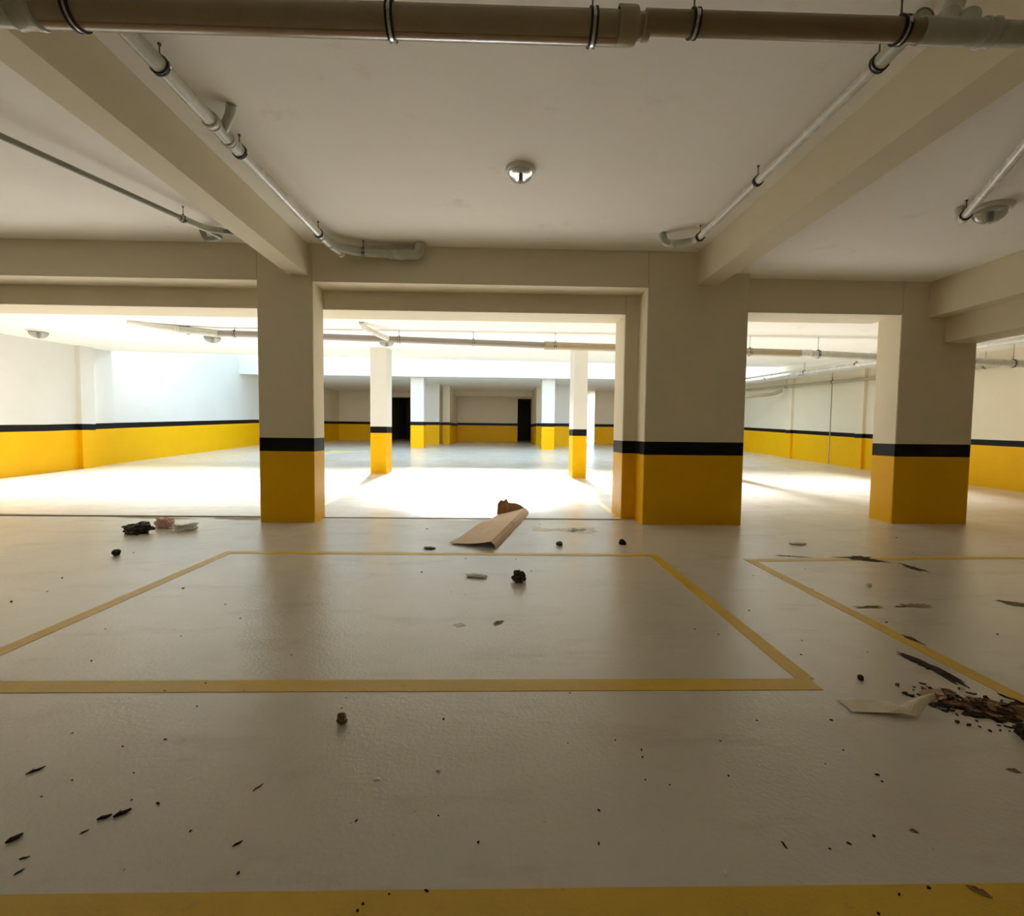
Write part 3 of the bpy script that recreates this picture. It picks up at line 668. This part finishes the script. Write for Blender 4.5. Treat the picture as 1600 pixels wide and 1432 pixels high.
# cardboard: a long torn panel folded along its right side, with a torn flap standing at the back
t = thing('cardboard_sheet', (0, 7, 0), 'long torn brown cardboard sheet folded along one side, between the columns', 'cardboard')
def slab(name, grid, th, mat):
    """grid: rows of points; gives a thick sheet following them"""
    rows = len(grid); cols = len(grid[0]); top = [Vector(p) for r in grid for p in r]; bot = []
    for i in range(rows):
        for j in range(cols):
            a = Vector(grid[min(i+1, rows-1)][j]) - Vector(grid[max(i-1, 0)][j]); b = Vector(grid[i][min(j+1, cols-1)]) - Vector(grid[i][max(j-1, 0)][0:3] if False else grid[i][max(j-1, 0)])
            nr = b.cross(a)
            nr = nr.normalized() if nr.length > 1e-9 else Vector((0, 0, 1))
            if nr.z < 0: nr = -nr
            bot.append(Vector(grid[i][j]) - nr*th)
    n = rows*cols; fs = []
    for i in range(rows-1):
        for j in range(cols-1):
            a = i*cols+j; q = (a, a+1, a+cols+1, a+cols); fs.append(q); fs.append(tuple(n+k for k in q[::-1]))
    edge = [(0, j) for j in range(cols)] + [(i, cols-1) for i in range(1, rows)] + [(rows-1, j) for j in range(cols-2, -1, -1)] + [(i, 0) for i in range(rows-2, 0, -1)]
    ids = [i*cols+j for i, j in edge]
    for a, b in zip(ids, ids[1:]+ids[:1]): fs.append((a, b, n+b, n+a))
    return MB().add(top+bot, fs).build(name, mat, t)
base = []; fold = []
L0, L1 = Vector((-0.61, 6.11, 0.022)), Vector((-0.05, 8.22, 0.014))
R0, R1 = Vector((-0.093, 5.885, 0.090)), Vector((0.435, 8.44, 0.100))
Q0, Q1 = Vector((-0.035, 5.875, 0.008)), Vector((0.515, 8.455, 0.008))
for i in range(9):
    u = i/8; a = L0.lerp(L1, u); b = R0.lerp(R1, u); c = Q0.lerp(Q1, u)
    a.x += 0.03*math.sin(u*9); a.z += 0.012*math.sin(u*7)**2
    row = []
    for j in range(7):
        v = j/6; p = a.lerp(b, v); p.z -= 0.030*math.sin(math.pi*v)*(0.6+0.4*math.sin(u*5)); p.z = max(p.z, 0.008); row.append(p)
    base.append(row)
    k = 0.006*math.sin(u*23)
    fold.append([b + Vector((0.001, 0, 0)), b.lerp(c, .5) + Vector((0.012+k, 0, 0.006)), c + Vector((k, 0, 0))])
slab('panel', base, 0.005, 'cardboard')
slab('folded_edge', fold[:5], 0.005, 'cardboard'); 
f2 = [[p + Vector((0.004, 0.012, 0.002)) for p in r] for r in fold[4:]]
slab('folded_edge', f2, 0.005, 'cardboard')
prof = [(0.0, 0.19), (0.06, 0.255), (0.10, 0.235), (0.16, 0.27), (0.19, 0.20), (0.30, 0.185), (0.39, 0.15), (0.46, 0.09)]
fl = [[Vector((-0.03+x, 8.24+0.45*x, 0.010)), Vector((-0.03+x, 8.25+0.45*x+0.02, h*0.55)), Vector((-0.03+x, 8.28+0.45*x+0.03, h))] for x, h in prof]
slab('torn_flap', fl, 0.005, 'card_dark')

# pale paper strip with a curled end
t = thing('paper_strip', (2.0, 2.4, 0), 'long cream paper strip with a curled end beside the debris pile', 'paper')
cl = [((1.795, 2.46), .115, .004), ((1.87, 2.452), .110, .006), ((1.95, 2.435), .108, .012), ((2.02, 2.415), .11, .020), ((2.065, 2.395), .10, .012), ((2.10, 2.395), .075, .022), ((2.16, 2.415), .045, .042), ((2.24, 2.435), .018, .058)]
g = []
for i, ((x, y), w, z) in enumerate(cl):
    sk = -0.12 if i < 4 else 0.1
    g.append([Vector((x - sk*w*(v-.5)*2*.5, y - w/2 + w*v, z + (0.010*math.sin(math.pi*v) if i > 2 else 0) + (0.02*v if i > 4 else 0) + 0.003)) for v in (0, .25, .5, .75, 1)])
slab('strip', g, 0.0012, 'paper')
g2 = [[Vector((1.795+0.014*(.5-v)*2*.5 + dx*0.02, 2.46-.0575+.115*v, 0.0065 + dx*0.004)) for v in (0, .5, 1)] for dx in (0, 1)]
slab('folded_end', g2, 0.0012, 'paper_white')

# mud stains: thin irregular crusts
def blob(name, c, a, b, rz, seed, mat, th, label, cat='stain', group=None, kind=None):
    n = 72; pts = []
    for k in range(n):
        an = 2*math.pi*k/n
        r = 1 + 0.8*noise.noise(Vector((math.cos(an)*1.7+seed, math.sin(an)*1.7, seed*1.3))) + 0.55*noise.noise(Vector((math.cos(an)*5+seed, math.sin(an)*5, seed))) + 0.2*noise.noise(Vector((math.cos(an)*14+seed, math.sin(an)*14, seed)))
        r = max(r, 0.3)
        pts.append((math.cos(an)*a*r, math.sin(an)*b*r))
    vs = [(0, 0, th)] + [(x*.55, y*.55, th*(0.9+0.3*noise.noise(Vector((x*9, y*9, seed))))) for x, y in pts] + [(x, y, 0.0004) for x, y in pts]
    fs = [(0, 1+k, 1+(k+1) % n) for k in range(n)] + [(1+k, 1+n+k, 1+n+(k+1) % n, 1+(k+1) % n) for k in range(n)]
    me = bpy.data.meshes.new(name); me.from_pydata(vs, [], fs); me.update(); me.materials.append(MT[mat])
    return put(name, me, (c[0], c[1], fz(*c)+0.0003), rz, label, cat, group)
blob('mud_stain', (4.12, 5.50), 0.22, 0.11, -0.35, 1, 'mud', 0.006, 'dark mud stain on the worn yellow back line')
blob('mud_stain', (4.40, 5.13), 0.05, 0.14, 0.0, 2, 'mud', 0.005, 'small dark mud stain in front of the larger one')
blob('mud_stain', (3.42, 3.96), 0.13, 0.05, 0.1, 3, 'mud_light', 0.002, 'thin brown mud smear inside the right bay')
blob('mud_stain', (3.02, 3.93), 0.12, 0.03, 0.1, 4, 'mud_light', 0.002, 'faint long mud smear beside the yellow side line')
blob('mud_stain', (4.33, 4.02), 0.12, 0.06, -0.5, 5, 'mud_light', 0.003, 'mud smear at the right far side of the right bay')
blob('mud_stain', (2.845, 3.29), 0.03, 0.075, 0.15, 6, 'mud', 0.004, 'dark mud spot on the yellow side line')
blob('mud_stain', (3.36, 5.60), 0.16, 0.03, -0.2, 8, 'mud_light', 0.002, 'thin mud streak at the start of the worn line')
blob('mud_stain', (5.6, 5.56), 0.22, 0.06, 0.0, 9, 'mud_light', 0.002, 'brown mud smear along the worn yellow line')
t = blob('cement_patch', (1.12, 7.06), 0.34, 0.19, 0, 10, 'dust', 0.002, 'grey cement spot with a white dust ring, before the widest column')
o = blob('cement_spot', (1.13, 7.05), 0.15, 0.13, 0, 11, 'puddle', 0.006, None, None)
o.parent = t; o.location = (0.01, -0.01, 0.0002); o['label'] = 'grey centre of the patch'
blob('dust_smear', (0.62, 7.05), 0.16, 0.10, 0, 12, 'dust', 0.002, 'thin white dust smear right of the cardboard')
blob('dust_smear', (-0.27, 3.54), 0.05, 0.03, 0.4, 13, 'dust', 0.001, 'small pale smear left of its twin inside the bay')
blob('dust_smear', (0.0, 3.58), 0.05, 0.03, 0.9, 14, 'mud_light', 0.001, 'small dull smear in the middle of the bay')
for i, (x, y, a, b) in enumerate([(-11.4, 8.02, 0.7, .05), (-9.3, 8.04, 1.0, .05), (-7.0, 8.0, 0.85, .06), (-5.45, 7.86, .50, .10), (-4.02, 7.80, .36, .09)]):
    blob('dirt_streak', (x, y), a, b, -0.03*i, 40+i, 'mud_light', 0.004, 'grey-brown dirt streak along the joint under the left opening', 'dirt', 'dirt streaks along the left joint')

# debris pile: earth, bark and leaf scraps
blob('bark_piece', (2.615, 2.88), 0.045, 0.19, 0.10, 15, 'bark', 0.016, 'long black piece of bark before the debris pile', 'bark')
bm = MB()
for k in range(260):
    u = rng.random(); x = 2.30 + 0.42*u + rng.gauss(0, 0.07); y = 2.50 - 0.16*u + rng.gauss(0, 0.09)
    s = rng.uniform(0.004, 0.013); a = rng.uniform(0, 3.1)
    q = [Vector((math.cos(a+j*math.pi/2)*s*(1.6 if j % 2 else .8), math.sin(a+j*math.pi/2)*s*(1.6 if j % 2 else .8), 0)) + Vector((x, y, 0)) for j in range(4)]
    bm.hexa([(p.x, p.y, 0.0) for p in q], [(p.x, p.y, s*rng.uniform(0.3, 1.2)) for p in q])
tag(bm.build('loose_dirt', 'mud'), 'loose dark dirt crumbs in the debris pile', 'dirt', kind='stuff')
blob('loose_earth', (2.52, 2.43), 0.25, 0.11, -0.35, 17, 'mud', 0.005, 'brown earth spread under the leaf scraps', 'dirt')
for k in range(70):
    u = rng.random(); x = 2.31 + 0.42*u + rng.gauss(0, 0.04); y = 2.52 - 0.15*u + rng.gauss(0, 0.06)
    l = rng.uniform(0.035, 0.10); w = l*rng.uniform(0.3, 0.6); cv = rng.uniform(0.5, 1.6)
    sheet('leaf_scrap', leaf_outline(l, w, 6, 100+k), ('leaf', 'leaf_tan', 'leaf', 'bark')[k % 4], 0.002, (lambda c, ll: (lambda x, y: c*(x*x*1.5 + y*y*6)*1.3))(cv*2, l),
          'curled brown leaf scrap in the debris pile', 'leaf', 'leaf scraps in the debris pile', (x, y, rng.uniform(0.004, 0.011)), rng.uniform(-1.6, 1.6))
sheet('leaf_scrap', leaf_outline(0.19, 0.10, 8, 77), 'leaf_tan', 0.003, lambda x, y: 2.2*y*y + 0.08*x, 'broad tan leaf scrap behind the paper strip end', 'leaf', None, (2.33, 2.55, 0.002), 0.5)
